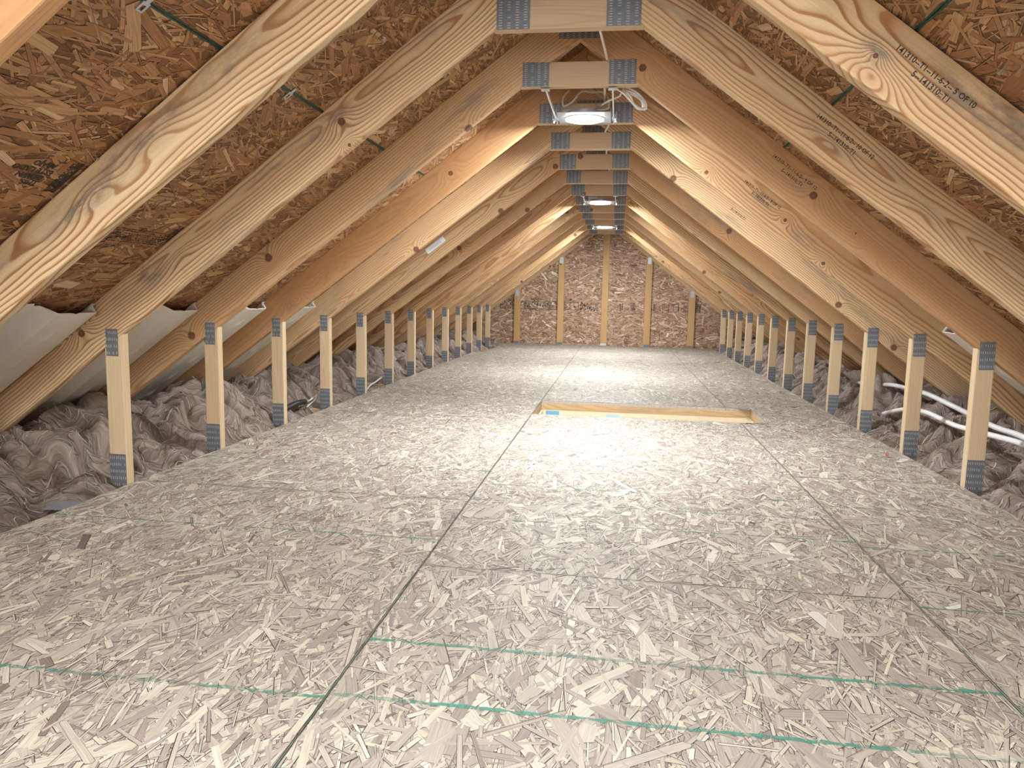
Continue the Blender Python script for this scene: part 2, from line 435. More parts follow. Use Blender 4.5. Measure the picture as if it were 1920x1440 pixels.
def poly_panel(poly, t, name):
    """flat panel, outline poly in XY, top at z=0, thickness t"""
    bm = bmesh.new()
    a = [bm.verts.new((x, y, 0)) for x, y in poly]; b = [bm.verts.new((x, y, -t)) for x, y in poly]
    bm.faces.new(a); bm.faces.new(b[::-1])
    n = len(poly)
    for i in range(n): bm.faces.new((a[i], b[i], b[(i+1) % n], a[(i+1) % n]))
    return bm_mesh(bm, name)

def line_strip(bm, p0, p1, wd, z, jit=.0012, step=.03):
    """hand-rough printed line on a panel"""
    p0 = Vector(p0); p1 = Vector(p1); d = p1-p0; n = max(2, int(d.length/step)); d.normalize(); q = Vector((-d.y, d.x))
    L = (p1-p0).length; prev = None
    for i in range(n+1):
        c = p0 + d*(L*i/n)
        k = wd*random.uniform(.6, 1.25)*.5; o = random.uniform(-jit, jit)
        a = bm.verts.new((*(c+q*(o+k)), z)); b = bm.verts.new((*(c+q*(o-k)), z))
        if prev: bm.faces.new((prev[0], prev[1], b, a))
        prev = (a, b)

# ---- floor deck
GAP = .0022
floor = tag(empty('floor', (0, 0, 0)), kind='structure')
JL, JR = -0.285, 0.868
HX0, HX1, HY0, HY1 = -0.285, 1.015, 4.142, 4.700
FE = XH - .004
floor_specs = []
def yr(first, last, start):
    e = [start+2.4384*k for k in range(-2, 6)]
    e = [y for y in e if first+.08 < y < last-.03]
    return list(zip([first]+e, e+[last]))
for (x0, x1, st) in ((-FE, JL, 2.33), (JL, JR, 1.733), (JR, FE, 2.912)):
    for (a, b) in yr(YBACK, YEND+.0, st):
        floor_specs.append((x0, x1, a, b, st))
for k, (x0, x1, a, b, st) in enumerate(floor_specs):
    x0g, x1g, ag, bg = x0+GAP/2, x1-GAP/2, a+GAP/2, b-GAP/2
    hl = []
    poly = None
    if x0 == JL and a < HY0+.1 < b and a < 4.2:               # centre sheet starting at the hatch
        pass
    if x0 == JL and abs(a-4.171) < .01: ag = HY1              # the hatch replaces its near end
    if x0 == JL and abs(b-4.171) < .01: bg = HY0
    W, H = x1g-x0g, bg-ag
    poly = [(0, 0), (W, 0), (W, H), (0, H)]
    if x0 == JR and a < HY0 < b:
        hx = HX1-x0g
        poly = [(0, 0), (W, 0), (W, H), (0, H), (0, HY1-ag), (hx, HY1-ag), (hx, HY0-ag), (0, HY0-ag)]
        hl = [(-1, hx, HY0-ag, HY1-ag, 0, hx+.0005)]
    if x0 == -FE and a < 8.45 and b > 9.5:
        nx, ny0, ny1 = .125, 8.43-ag, 9.58-ag
        poly = [(0, 0), (W, 0), (W, H), (0, H), (0, ny1), (nx, ny1), (nx, ny0), (0, ny0)]
        hl = [(-1, nx, ny0, ny1, 0, nx+.0005)]
    P = link('floor_panel', poly_panel(poly, .018, 'floor_panel'), floor, M_FBASE, Matrix.Translation((x0g, ag, -.0018)))
    near = max(0, min(1, (7.0-a)/6))
    if bg < .2:
        dens = 300
    else: dens = 2800 + 2400*near
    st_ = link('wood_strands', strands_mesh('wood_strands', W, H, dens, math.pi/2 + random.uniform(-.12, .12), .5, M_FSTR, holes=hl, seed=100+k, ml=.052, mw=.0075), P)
    tag(st_, kind='stuff')
    # green lines at 16 and 24 inch marks, green painted edges
    bm = bmesh.new(); z = .0016
    ys = []
    n0 = st - 2.4384*8
    yy = n0
    for kk in range(0, 60):
        for stp in (.4064, .6096):
            q = n0 + kk*stp*1.0
            base = b if False else None
    edge0 = st
    while edge0 > a+.01: edge0 -= 2.4384
    marks = sorted({round(edge0+.4064*i, 3) for i in range(1, 6)} | {round(edge0+.6096*i, 3) for i in range(1, 4)})
    for q in marks:
        if ag+.02 < q < bg-.02 and q > .5:
            xa = 0
            if x0 == JR and HY0 < q < HY1: xa = HX1-x0g
            fade = random.random()
            if q < 1.36 or fade < .55:
                line_strip(bm, (xa, q-ag), (W, q-ag), .0100 if q < 1.4 else .006, z, .0018, .012)
    if len(bm.faces):
        me = bm_mesh(bm, 'green_guide_lines'); link('green_guide_lines', me, P, M_GREEN)
    else: bm.free()
    bm = bmesh.new()
    if b > .3:
        if hl and x0 == JR:
            line_strip(bm, (.001, 0), (.001, HY0-ag-.002), .0014, z+.0001, .0007, .02); line_strip(bm, (.001, HY1-ag+.002), (.001, H), .0014, z+.0001, .0007, .02)
        elif x0 != -FE: line_strip(bm, (.001, max(0, .3-ag)), (.001, H), .0014, z+.0001, .0007, .02)
        if x1 != FE: line_strip(bm, (W-.001, max(0, .3-ag)), (W-.001, H), .0014, z+.0001, .0007, .02)
        line_strip(bm, (0, H-.001), (W, H-.001), .0014, z+.0001, .0007, .02)
    if len(bm.faces): link('painted_edge', bm_mesh(bm, 'painted_edge'), P, M_GREEND)
    else: bm.free()

# ---- roof sheathing
ceil = tag(empty('ceiling', (0, 0, 0)), kind='structure')
CZ = ZR + RD/.8                                   # sheathing underside at x=0
PANELS = {}
JS = .944                                         # slope distance of the first joint
rows = ((0.004, JS), (JS, JS+1.2192), (JS+1.2192, 2.90))
for s in (-1, 1):
    d = Vector((s*.8, 0, -.6)); nrm = Vector((-s*.6, 0, -.8))    # down slope, inward normal
    yax = nrm.cross(d)                                            # local y
    for ri, (u0, u1) in enumerate(rows):
        stg = (2.887+.019, 1.668+.019, 2.887+.019)[ri] + (0 if s < 0 else .6096)
        for (a, b) in yr(YBACK, YEND+.05, stg):
            ag, bg = a+.0015, b-.0015; ug0, ug1 = u0+.0015, u1-.0015
            W, H = ug1-ug0, bg-ag
            org = Vector((0, 0, CZ)) + d*ug0 + Vector((0, 1, 0))*(ag if yax.y > 0 else bg)
            M = Matrix.Identity(4)
            for i in range(3): M[i][0], M[i][1], M[i][2] = d[i], yax[i], nrm[i]
            M.translation = org
            P = PANELS[(s, ri, round(a, 2))] = link('roof_panel', poly_panel([(0, 0), (W, 0), (W, H), (0, H)], .012, 'roof_panel'), ceil, M_RBASE, M)
            vis = b > .7
            dens = 60 if not vis else (3000 if a < 4.6 else 900)
            if ri == 2: dens *= .6
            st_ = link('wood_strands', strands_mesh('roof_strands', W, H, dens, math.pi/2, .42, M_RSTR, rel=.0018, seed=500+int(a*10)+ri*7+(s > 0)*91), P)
            tag(st_, kind='stuff')
            if vis and a < 6:
                bm = bmesh.new()
                if ri == 0: line_strip(bm, (W-.001, 0), (W-.001, H), .004, .0022, .0006)
                if ri == 1: line_strip(bm, (.0015, 0), (.0015, H), .005, .0022, .001)
                if len(bm.faces): link('painted_edge', bm_mesh(bm, 'painted_edge'), P, M_GREEND)
                else: bm.free()
    # felt above the sheets closes the joints
    M = Matrix.Identity(4)
    for i in range(3): M[i][0], M[i][1], M[i][2] = d[i], yax[i], nrm[i]
    M.translation = Vector((0, 0, CZ)) - nrm*.013 + Vector((0, YBACK if yax.y > 0 else YEND+.1, 0))
    link('roof_felt', poly_panel([(-.01, 0), (2.92, 0), (2.92, YEND+.1-YBACK), (-.01, YEND+.1-YBACK)], .004, 'roof_felt'), ceil, M_FELT, M)

# ---- gable wall at the far end, end behind the camera left open for added daylight, eave boards
def gable_poly(x):  # sheathing outline, world x,z
    return [(-2.3, -.2), (2.3, -.2), (2.3, CZ-.75*2.3), (0, CZ), (-2.3, CZ-.75*2.3)]
wall_back = tag(empty('wall_back', (0, 0, 0)), kind='structure')
YW = YEND + TH
gb = prism(gable_poly(0), YW+.002, YW+.014, name='wall_panel')
WP = link('wall_panel', gb, wall_back, M_RBASE)
Mx = Matrix(((1, 0, 0, -1.75), (0, 0, -1, YW+.0018), (0, 1, 0, -.02), (0, 0, 0, 1)))
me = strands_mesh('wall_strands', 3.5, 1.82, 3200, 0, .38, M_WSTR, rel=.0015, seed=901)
# keep strands inside the gable triangle
bm = bmesh.new(); bm.from_mesh(me)
kill = [f for f in bm.faces if (lambda c: c.y-.02 > CZ-.75*abs(c.x-1.75)-.02)(f.calc_center_median())]
bmesh.ops.delete(bm, geom=kill, context='FACES'); bm.to_mesh(me); bm.free()
tag(link('wood_strands', me, WP, None, Mx), kind='stuff')
# band of blurred factory stamping across the gable sheet
bm = bmesh.new()
rg = random.Random(5)
def mark(x0, x1, z0, z1): add_box(bm, x0, x1, YW-.0008, YW+.0002, z0, z1)
def outline(x0, x1, z0, z1, t=.006):
    mark(x0, x1, z0, z0+t); mark(x0, x1, z1-t, z1); mark(x0, x0+t, z0+t, z1-t); mark(x1-t, x1, z0+t, z1-t)
x = -1.44
while x < -.35:
    wbox = rg.uniform(.05, .11)
    outline(x, x+wbox, .475, .585)
    for k in range(rg.randint(3, 6)):
        xx = x + rg.uniform(.01, wbox-.02); zz = rg.uniform(.49, .56)
        mark(xx, xx+rg.uniform(.006, .02), zz, zz+rg.uniform(.006, .02))
    x += wbox + rg.uniform(.004, .012)
for k in range(60):
    xx = rg.uniform(-.34, -.1); zz = rg.uniform(.46, .57); mark(xx, xx+rg.uniform(.005, .014), zz, zz+rg.uniform(.006, .03))
for xx in (-.10, -.085, .21, .225, .24, .36, .375, .39, .405, .62, .66, .675, .69, .78, .80, .86, .92, .985, 1.22, 1.24, 1.26, 1.275):
    mark(xx, xx+rg.uniform(.004, .012), .47+rg.uniform(0, .02), .585-rg.uniform(0, .02))
for k in range(4):
    for j in range(4): mark(1.06+k*.022, 1.074+k*.022, .48+j*.024, .494+j*.024)
for xa, xb in ((.35, .42), (.76, .82), (1.2, 1.29), (.9, 1.0)):
    mark(xa, xb, .58, .586)
link('printed_marks', bm_mesh(bm, 'printed_marks'), WP, M_INK)
for nm, s in (('wall_left', -1), ('wall_right', 1)):
    bm = bmesh.new(); add_box(bm, s*2.28-.01, s*2.28+.01, YBACK, YW, -.25, .095)
    tag(link(nm, bm_mesh(bm, nm), None, M_RBASE), kind='structure')
bm = bmesh.new(); add_box(bm, -2.3, 2.3, YBACK, YW, -.27, -.25)
# leave the hatch shaft open
tag(link('trim_1', bm_mesh(bm, 'trim_1'), None, simple('gypsum_back', (.5, .48, .45), .9)), kind='structure')

# ------------------------------------------------------------------ roof trusses
LR = 2.27/.8
raft_me = {}
for s in (-1, 1):
    y0, y1 = (0, TH) if s > 0 else (-TH, 0)
    raft_me[s] = prism([(-.0005, 0), (-RD*.75, RD), (LR, RD), (LR, 0)], y0, y1, .0035, 'rafter')
    raft_me[s].materials.append(M_RAFT)
xt = (ZR-ZTIE-.089)/.75
tie_me = prism([(-.2225, 0), (.2225, 0), (xt, .089), (-xt, .089)], 0, TH, .003, 'collar_tie')
tie_me.materials.append(M_TIE)
PW = .0635
# posts: local X runs up the post
def post_mesh(s):
    zt_in, zt_out = ZT, ZT-.75*PW
    me = prism([(-.16, 0), (zt_in, 0), (zt_out, PW), (-.16, PW)], 0 if s < 0 else -TH, TH if s < 0 else 0, .004, 'knee_post')
    me.materials.append(M_POST); return me
# frame for posts: X up, Z outward (s), Y = Z x X
def post_M(s):
    X = Vector((0, 0, 1)); Z = Vector((s, 0, 0)); Yv = Z.cross(X)
    M = Matrix.Identity(4)
    for i in range(3): M[i][0], M[i][1], M[i][2] = X[i], Yv[i], Z[i]
    M.translation = (s*XH, 0, 0); return M
post_me = {s: post_mesh(s) for s in (-1, 1)}
def raft_M(s):
    d = Vector((s*.8, 0, -.6)); n = Vector((s*.6, 0, .8)); y = n.cross(d)
    M = Matrix.Identity(4)
    for i in range(3): M[i][0], M[i][1], M[i][2] = d[i], y[i], n[i]
    M.translation = (0, 0, ZR); return M
chord_me = prism([(-2.24, -.159), (2.24, -.159), (2.24, -.0205), (-2.24, -.0205)], 0, TH, .003, 'bottom_chord')
chord_me.materials.append(M_TIE)
def plate_mesh(wd, ht, vertical, name='nail_plate'):
    bm = bmesh.new(); add_box(bm, -wd/2, wd/2, -.0016, .0004, -ht/2, ht/2)
    return bm_mesh(bm, name)
def slots_mesh(wd, ht, vertical):
    """rows of punched tooth slots"""
    bm = bmesh.new()
    a, b = (wd, ht) if vertical else (ht, wd)      # slots run along b
    cols = max(3, int(a/.0068)); rws = max(2, int(b/.0215))
    for r in range(rws):
        for c in range(cols):
            for q in (0, 1):
                if random.random() < .1: continue
                pa = -a/2 + (c+.5+.0*q)*a/cols; pb = -b/2 + (r+.5)*b/rws + (-.0045 if (c+q) % 2 else .0005) * (1 if q else .2)
                if q: continue
                l, t = .0048, .0011
                pa += random.uniform(-.0006, .0006)
                if vertical: add_box(bm, pa-t, pa+t, -.0024, -.0012, pb-l, pb+l)
                else: add_box(bm, pb-l, pb+l, -.0024, -.0012, pa-t, pa+t)
    return bm_mesh(bm, 'tooth_slots')
PL = {}
for key, (wd, ht, v) in dict(top=(.043, .092, True), topr=(.052, .102, True), bot=(.060, .165, True), tie=(.100, .088, False), ridge=(.155, .085, False), stud=(.045, .085, True)).items():
    a = plate_mesh(wd, ht, v); a.materials.append(M_PLATE if key != 'stud' else M_GALV)
    b = slots_mesh(wd, ht, v); b.materials.append(M_SLOT)
    PL[key] = (a, b)
def plate(key, parent, x, z, rot=0.0):
    p = link('nail_plate', PL[key][0], parent, None, Matrix.Translation((x, -.0006, z)) @ Matrix.Rotation(rot, 4, 'Y'))
    q = link('tooth_slots', PL[key][1], p); tag(q, kind='stuff')
    return p

INKT = {}
def text_mesh(body, size, bold=.018):
    cu = bpy.data.curves.new('t', 'FONT'); cu.body = body; cu.size = size; cu.resolution_u = 2
    cu.space_line = .92; cu.offset = size*bold
    o = bpy.data.objects.new('t', cu); COL.objects.link(o)
    dg = bpy.context.evaluated_depsgraph_get()
    me = bpy.data.meshes.new_from_object(o.evaluated_get(dg))
    bpy.data.objects.remove(o); bpy.data.curves.remove(cu)
    me.materials.clear(); me.materials.append(M_INK)
    return me

LAB = {
 -1: 'nearest roof truss, only one weathered rafter end showing in the upper corner',
 0: 'close roof truss with right rafter stamped 5 OF 10 above a swirling knot',
 1: 'roof truss stamped 10 OF 12, its wide collar tie at the top edge',
 2: 'roof truss stamped 9 OF 12, carrying the near hanger ends of the closest lamp',
 3: 'roof truss stamped 8 OF 12, right behind the closest lamp plate',
 4: 'roof truss standing at the near edge of the floor hatch',
 5: 'roof truss with a white paper tag on its left rafter, at far edge of hatch',
 6: 'roof truss one bay beyond the floor hatch',
 7: 'roof truss carrying the near hanger ends of the middle lamp',
 8: 'roof truss right behind the middle lamp',
 9: 'roof truss one bay beyond the middle lamp',
 10: 'roof truss midway between the middle and the farthest lamp',
 11: 'roof truss carrying the near hanger ends of the farthest lamp',
 12: 'roof truss right behind the farthest lamp',
 13: 'last roof truss with a collar tie, in front of the gable wall',
}
trusses = {}
def build_truss(i):
    root = empty('roof_truss', (0, TY(i), 0 if i else -.008))
    tag(root, LAB[i], 'roof truss', 'pine roof trusses along the attic')
    rf = {}
    for s in (-1, 1):
        rf[s] = link('rafter', raft_me[s], root, None, raft_M(s))
        rf[s].color = (TONE.get((i, s), random.uniform(.05, .6)), 0, 0, 1)
        if (i, s) in M_FEAT:
            rf[s].material_slots[0].link = 'OBJECT'; rf[s].material_slots[0].material = M_FEAT[(i, s)]
    link('collar_tie', tie_me, root, None, Matrix.Translation((0, 0, ZTIE)))
    for s in (-1, 1):
        link('knee_post', post_me[s], root, None, post_M(s))
        if i > -1:
            plate('top' if s < 0 else 'topr', root, s*(XH+.0345), .486 if s < 0 else .488, 0 if s < 0 else math.radians(-2.5+random.uniform(-2, 2)))
            plate('bot', root, s*(XH+.032), .02, 0)
        plate('tie', root, s*.162, ZTIE+.0455+random.uniform(-.003, .003))
    plate('ridge', root, 0, ZR+.046)
    link('bottom_chord', chord_me, root, None)
    trusses[i] = (root, rf)
for i in range(-1, 14): build_truss(i)

stamps = {0: ('141310--T1--11-6-2-- 5 OF 10', '5--141310::T1'), 1: ('141310--T1--11-6-2-- 10 OF 12', '5--141310::T1'),
          2: ('141310--T1--11-6-2-- 9 OF 12', '5--141310::T1'), 3: ('141310--T1--11-6-2-- 8 OF 12', '5--141310::T1'), 4: ('', '5--141310::T1')}
for i, (a, b) in stamps.items():
    rf = trusses[i][1][1]
    # text runs down the slope on the face looking at the camera (local -y); upright when seen from there
    for body, u0, vz in ((a, .827, .0875), (b, .885, .0665)):
        if not body: continue
        me = text_mesh(body, .0175)
        wtxt = max(v.co.x for v in me.vertices)
        k = .200/wtxt if body is a else .092/wtxt
        M = Matrix(((1, 0, 0, u0), (0, 0, -1, -.0006), (0, 1, 0, vz), (0, 0, 0, 1))) @ Matrix.Diagonal((k, 1, 1, 1))
        link('printed_stamp', me, rf, None, M)

# ---- gable truss with studs
g = empty('gable_truss', (0, YEND, 0))
tag(g, 'gable end truss with five orange-tan studs against the far wall', 'gable truss')
for s in (-1, 1): link('rafter', raft_me[s], g, None, raft_M(s))
for xc in (-1.197, -.597, 0.003, .583, 1.165):
    zt = ZR-.75*abs(xc)
    hw = .0425
    me = prism([(-.02, -hw), (ZR-.75*abs(xc-hw)+.0, -hw), (ZR-.75*abs(xc+hw), hw), (-.02, hw)], -TH, 0, .003, 'stud')
    me.materials.append(M_STUD)
    M = Matrix(((0, 0, 1, xc), (0, -1, 0, 0), (1, 0, 0, 0), (0, 0, 0, 1)))
    link('stud', me, g, None, M)
    if abs(xc) > .1: plate('stud', g, xc+(.01 if xc < 0 else -.01)*0, zt-.03)
    b_ = bmesh.new(); add_box(b_, -.038, .038, -.0016, .0004, 0, .03); pm = bm_mesh(b_, 'stud_shoe'); 
    link('stud_shoe', pm, g, M_PLATE if abs(xc) > .1 else M_GALV, Matrix.Translation((xc, -.0006, 0)))

# ------------------------------------------------------------------ downlights on hanger bars
def disc(bm, r, z0, z1, n=40, cx=0, cy=0):
    a = [bm.verts.new((cx+r*math.cos(2*math.pi*k/n), cy+r*math.sin(2*math.pi*k/n), z0)) for k in range(n)]
    b = [bm.verts.new((cx+r*math.cos(2*math.pi*k/n), cy+r*math.sin(2*math.pi*k/n), z1)) for k in range(n)]
    bm.faces.new(a[::-1]); bm.faces.new(b)
    for k in range(n): bm.faces.new((a[k], a[(k+1) % n], b[(k+1) % n], b[k]))
def downlight(i, label, dy=.475, lens=M_LENS):
    """hung between truss i and i+1"""
    y0 = TY(i)+TH; y1 = TY(i+1); yc = y0 + dy
    root = tag(empty('downlight', (0, yc, ZTIE)), label, 'lamp', 'round downlights along the ridge')
    bm = bmesh.new()
    # frame plate with a round opening
    n = 48; hw, hd, r = .116, .112, .079
    ring = []; outer = []
    for k in range(n):
        t = 2*math.pi*k/n; c, s_ = math.cos(t), math.sin(t)
        q = 1/max(abs(c)/hw, abs(s_)/hd)
        ring.append((r*c, r*s_)); outer.append((q*c, q*s_))
    vs = [[bm.verts.new((*p, z)) for p in L] for L in (ring, outer) for z in (0, .0012)]
    for k in range(n):
        j = (k+1) % n
        bm.faces.new((vs[0][k], vs[0][j], vs[2][j], vs[2][k]))
        bm.faces.new((vs[1][k], vs[3][k], vs[3][j], vs[1][j]))
        bm.faces.new((vs[2][k], vs[2][j], vs[3][j], vs[3][k]))
        bm.faces.new((vs[0][k], vs[1][k], vs[1][j], vs[0][j]))
    for sx in (-1, 1):   # folded side flanges
        add_box(bm, sx*hw-.001, sx*hw+.001, -hd, hd, 0, .018)
    link('frame_plate', bm_mesh(bm, 'frame_plate'), root, M_GALV)
    bm = bmesh.new(); disc(bm, .0832, -.006, -.0005)
    link('lens', bm_mesh(bm, 'lens'), root, lens)
    bm = bmesh.new()
    nn = 48
    prof = ((.0835, -.007), (.092, -.005), (.094, -.0015), (.0835, -.0015))
    rings = [[bm.verts.new((rr*math.cos(2*math.pi*k/nn), rr*math.sin(2*math.pi*k/nn), z)) for k in range(nn)] for rr, z in prof]
    for q in range(4):
        for k in range(nn): bm.faces.new((rings[q][k], rings[(q+1) % 4][k], rings[(q+1) % 4][(k+1) % nn], rings[q][(k+1) % nn]))
    link('trim_ring', bm_mesh(bm, 'trim_ring', True), root, M_WHITE)
    bm = bmesh.new(); disc(bm, .084, .0013, .022)
    link('lamp_can', bm_mesh(bm, 'lamp_can'), root, M_GALV)
    bm = bmesh.new(); add_box(bm, -.10, -.03, .085, .15, .012, .06)
    link('junction_box', bm_mesh(bm, 'junction_box'), root, M_GALV)
    for sx in (-1, 1):
        xb = sx*.127
        bm = bmesh.new(); add_box(bm, xb-.0025, xb+.0025, y0-yc+.002, y1-yc-.002, -.004, .008)
        hb = link('hanger_bar', bm_mesh(bm, 'hanger_bar'), root, M_WHITE)
        bm = bmesh.new()
        add_box(bm, xb-.016, xb+.016, y0-yc-.028, y0-yc+.003, -.0075, -.0045)
        add_box(bm, xb-.016, xb+.016, y0-yc+.001, y0-yc+.004, -.0045, .02)
        link('bar_foot', bm_mesh(bm, 'bar_foot'), hb, M_GALV)
        bm = bmesh.new()
        add_box(bm, xb-.006, xb+.010, -.02, .02, -.009, .012)
        disc(bm, .006, -.016, -.008, 12, xb+sx*.012, .01)
        disc(bm, .004, -.010, .022, 10, xb+sx*.012, -.02)
        link('bar_clamp', bm_mesh(bm, 'bar_clamp'), hb, M_GALV)
    return root
downlight(2, 'closest round lamp glowing white between the stamped trusses, on two hanger bars')
downlight(7, 'middle round lamp of the three, glowing white under the ridge', .43)
downlight(11, 'farthest round lamp, glowing white just before the gable wall', .25)

# ------------------------------------------------------------------ mineral wool along both eaves
class Perlin:
    def __init__(s, seed, n=256):
        r = np.random.default_rng(seed); a = r.uniform(0, 2*np.pi, (n, n)); s.gx, s.gy, s.n = np.cos(a), np.sin(a), n
    def __call__(s, x, y):
        xi = np.floor(x).astype(int); yi = np.floor(y).astype(int); fx = x-xi; fy = y-yi; n = s.n
        def g(i, j): 
            a = (xi+i) % n; b = (yi+j) % n
            return s.gx[a, b]*(fx-i) + s.gy[a, b]*(fy-j)
        u = fx*fx*fx*(fx*(fx*6-15)+10); v = fy*fy*fy*(fy*(fy*6-15)+10)
        return ((g(0, 0)*(1-u)+g(1, 0)*u)*(1-v) + (g(0, 1)*(1-u)+g(1, 1)*u)*v)*1.4
def wool(side, name, label, seed, dips=()):
    pn = [Perlin(seed+k) for k in range(6)]
    def psi(a, y):
        return y*.8 + a*.55 + .26*pn[2](a*2.3, y*2.3) + .12*pn[4](a*6.1, y*6.1) + .055*pn[5](a*15, y*15)
    def streak(a, y):
        p = psi(a, y)
        return .6*pn[1](p*26, a*4+y*1.1+3) + .4*pn[0](p*62, a*9+y*5.5)
    def surf(a, y):
        """a = distance out from the deck edge"""
        base = -.045 + np.clip(a-.01, 0, None)*.62
        base = np.minimum(base, .150) - np.clip(a-.5, 0, None)*.25
        amp = np.clip(.3+a*3.4, .3, 1.0)
        wx = pn[4](a*4, y*4)*.05; wy = pn[5](a*4+9, y*4)*.05
        A, Yv = a+wx, y+wy
        h = base + amp*(.085*(np.abs(pn[0](A*2.6, Yv*3.4))*2-.5) + .05*(np.abs(pn[3](A*6, Yv*7))*2-.5)) + .03*pn[3](A*1.1+3, Yv*1.7)
        for (da, dy_, sa, sy, dp) in dips: h = h - dp*np.exp(-((a-da)/sa)**2 - ((y-dy_)/sy)**2)
        return h + .020*amp*streak(a, y) + .006*amp*pn[1](a*30, y*30)
    res = .0095
    av = np.arange(-.05, .80, res); yv = np.arange(.6, YEND-.006, res)
    A, Yg = np.meshgrid(av, yv, indexing='ij')
    Hh = surf(A, Yg)
    dx = .03*pn[4](A*8, Yg*8); dy = .04*pn[5](A*8, Yg*8)
    STK = streak(A, Yg)
    if side < 0: Hh = np.where((Yg > 8.3) & (Yg < 9.65), np.minimum(Hh, np.where(A < .0, -.1, Hh)), Hh)
    lim = ZR - .75*(XH+.004+A) + (RD-.012-.045*np.clip((A-.08)/.06, 0, 1))/.8
    Hh = np.minimum(Hh, lim)
    Hh = np.where(A < .012, np.minimum(Hh, -.03), Hh)
    Ad = np.where(A < .03, A, A+dx)
    X = side*np.minimum(FE + Ad, 2.262); Yw = np.clip(Yg+dy, .6, YEND-.003)
    ni, nj = A.shape
    co = np.stack([X, Yw, Hh], -1).reshape(-1, 3)
    idx = np.arange(ni*nj).reshape(ni, nj)
    q = np.stack([idx[:-1, :-1], idx[1:, :-1], idx[1:, 1:], idx[:-1, 1:]], -1).reshape(-1, 4)
    if side < 0: q = q[:, ::-1]
    me = bpy.data.meshes.new(name)
    me.vertices.add(len(co)); me.loops.add(q.size); me.polygons.add(len(q))
    me.vertices.foreach_set('co', co.astype(np.float32).ravel())
    me.loops.foreach_set('vertex_index', q.astype(np.int32).ravel())
    me.polygons.foreach_set('loop_start', np.arange(0, q.size, 4, dtype=np.int32))
    me.polygons.foreach_set('use_smooth', np.ones(len(q), bool))
    me.update(calc_edges=True)
    at = me.attributes.new('wuv', 'FLOAT_VECTOR', 'POINT')
    at.data.foreach_set('vector', np.stack([STK, psi(A, Yg), pn[5](A*2.0, Yg*2.6)], -1).reshape(-1, 3).astype(np.float32).ravel())
    o = link('insulation', me, None, M_WOOL)
    tag(o, label, 'insulation', kind='stuff')
    # loose fibres
    rg = np.random.default_rng(seed)
    n, k = 7500, 8
    a = rg.uniform(.02, .66, n); y = .9 + rg.beta(1.1, 2.0, n)*9.0
    P = []
    lift = rg.uniform(.000, .006, n)**1.0; ln = rg.uniform(.004, .011, n)*np.where(rg.random(n) < .5, 1, -1)
    t0 = rg.normal(0, .4, n)
    for i in range(k):
        h = surf(a, y) + lift*math.sin(math.pi*(i+.5)/k)
        h = np.minimum(h, ZR - .75*(XH+.004+a) + (RD-.012)/.8)
        ddx = .03*pn[4](a*8, y*8); ddy = .04*pn[5](a*8, y*8)
        P.append(np.stack([side*(FE+np.maximum(a+np.where(a < .03, 0, ddx), .006)), y+ddy, h], -1))
        e = .004
        gx = (psi(a+e, y)-psi(a-e, y)); gy = (psi(a, y+e)-psi(a, y-e))
        th = np.arctan2(gx, -gy) + t0
        a = np.clip(a + np.cos(th)*ln, .012, .74); y = np.clip(y + np.sin(th)*ln, .7, YEND-.02)
    P = np.stack(P, 1)
    T = np.gradient(P, axis=1); up = np.array([0, 0, 1.0])
    sd = np.cross(T, up); sd /= np.linalg.norm(sd, axis=-1, keepdims=True)+1e-9
    wdt = (rg.uniform(.0006, .0022, n)[:, None]*np.sin(np.linspace(.25, np.pi-.25, k))[None])[..., None]
    L, R = P-sd*wdt, P+sd*wdt + np.array([0, 0, .0012])
    co = np.concatenate([L, R], 1).reshape(-1, 3)
    b = (np.arange(n)*2*k)[:, None] + np.arange(k-1)[None]
    q = np.stack([b, b+1, b+1+k, b+k], -1).reshape(-1, 4)
    me = bpy.data.meshes.new('fibres')
    me.vertices.add(len(co)); me.loops.add(q.size); me.polygons.add(len(q))
    me.vertices.foreach_set('co', co.astype(np.float32).ravel())
    me.loops.foreach_set('vertex_index', q.astype(np.int32).ravel())
    me.polygons.foreach_set('loop_start', np.arange(0, q.size, 4, dtype=np.int32))
    at = me.attributes.new('fcol', 'FLOAT_VECTOR', 'FACE')
    rr = np.repeat(rg.random((n, 1, 3)), k-1, 1)
    at.data.foreach_set('vector', rr.astype(np.float32).ravel())
    me.update(calc_edges=True)
    tag(link('fibres', me, o, M_FIBRE), kind='stuff')
    return surf
surfL = wool(-1, 'wool_left', 'grey-brown fluffy mineral wool behind the left row of posts', 41, ((.13, 4.08, .09, .30, .085), (.08, 5.17, .07, .22, .06), (.06, 2.04, .10, .14, .05)))
surfR = wool(1, 'wool_right', 'grey-brown fluffy mineral wool behind the right row of posts, under white pipes', 77, ((.33, 3.75, .07, .7, .05), (.2, 3.5, .08, .5, .04), (.30, 2.9, .16, .5, .05)))

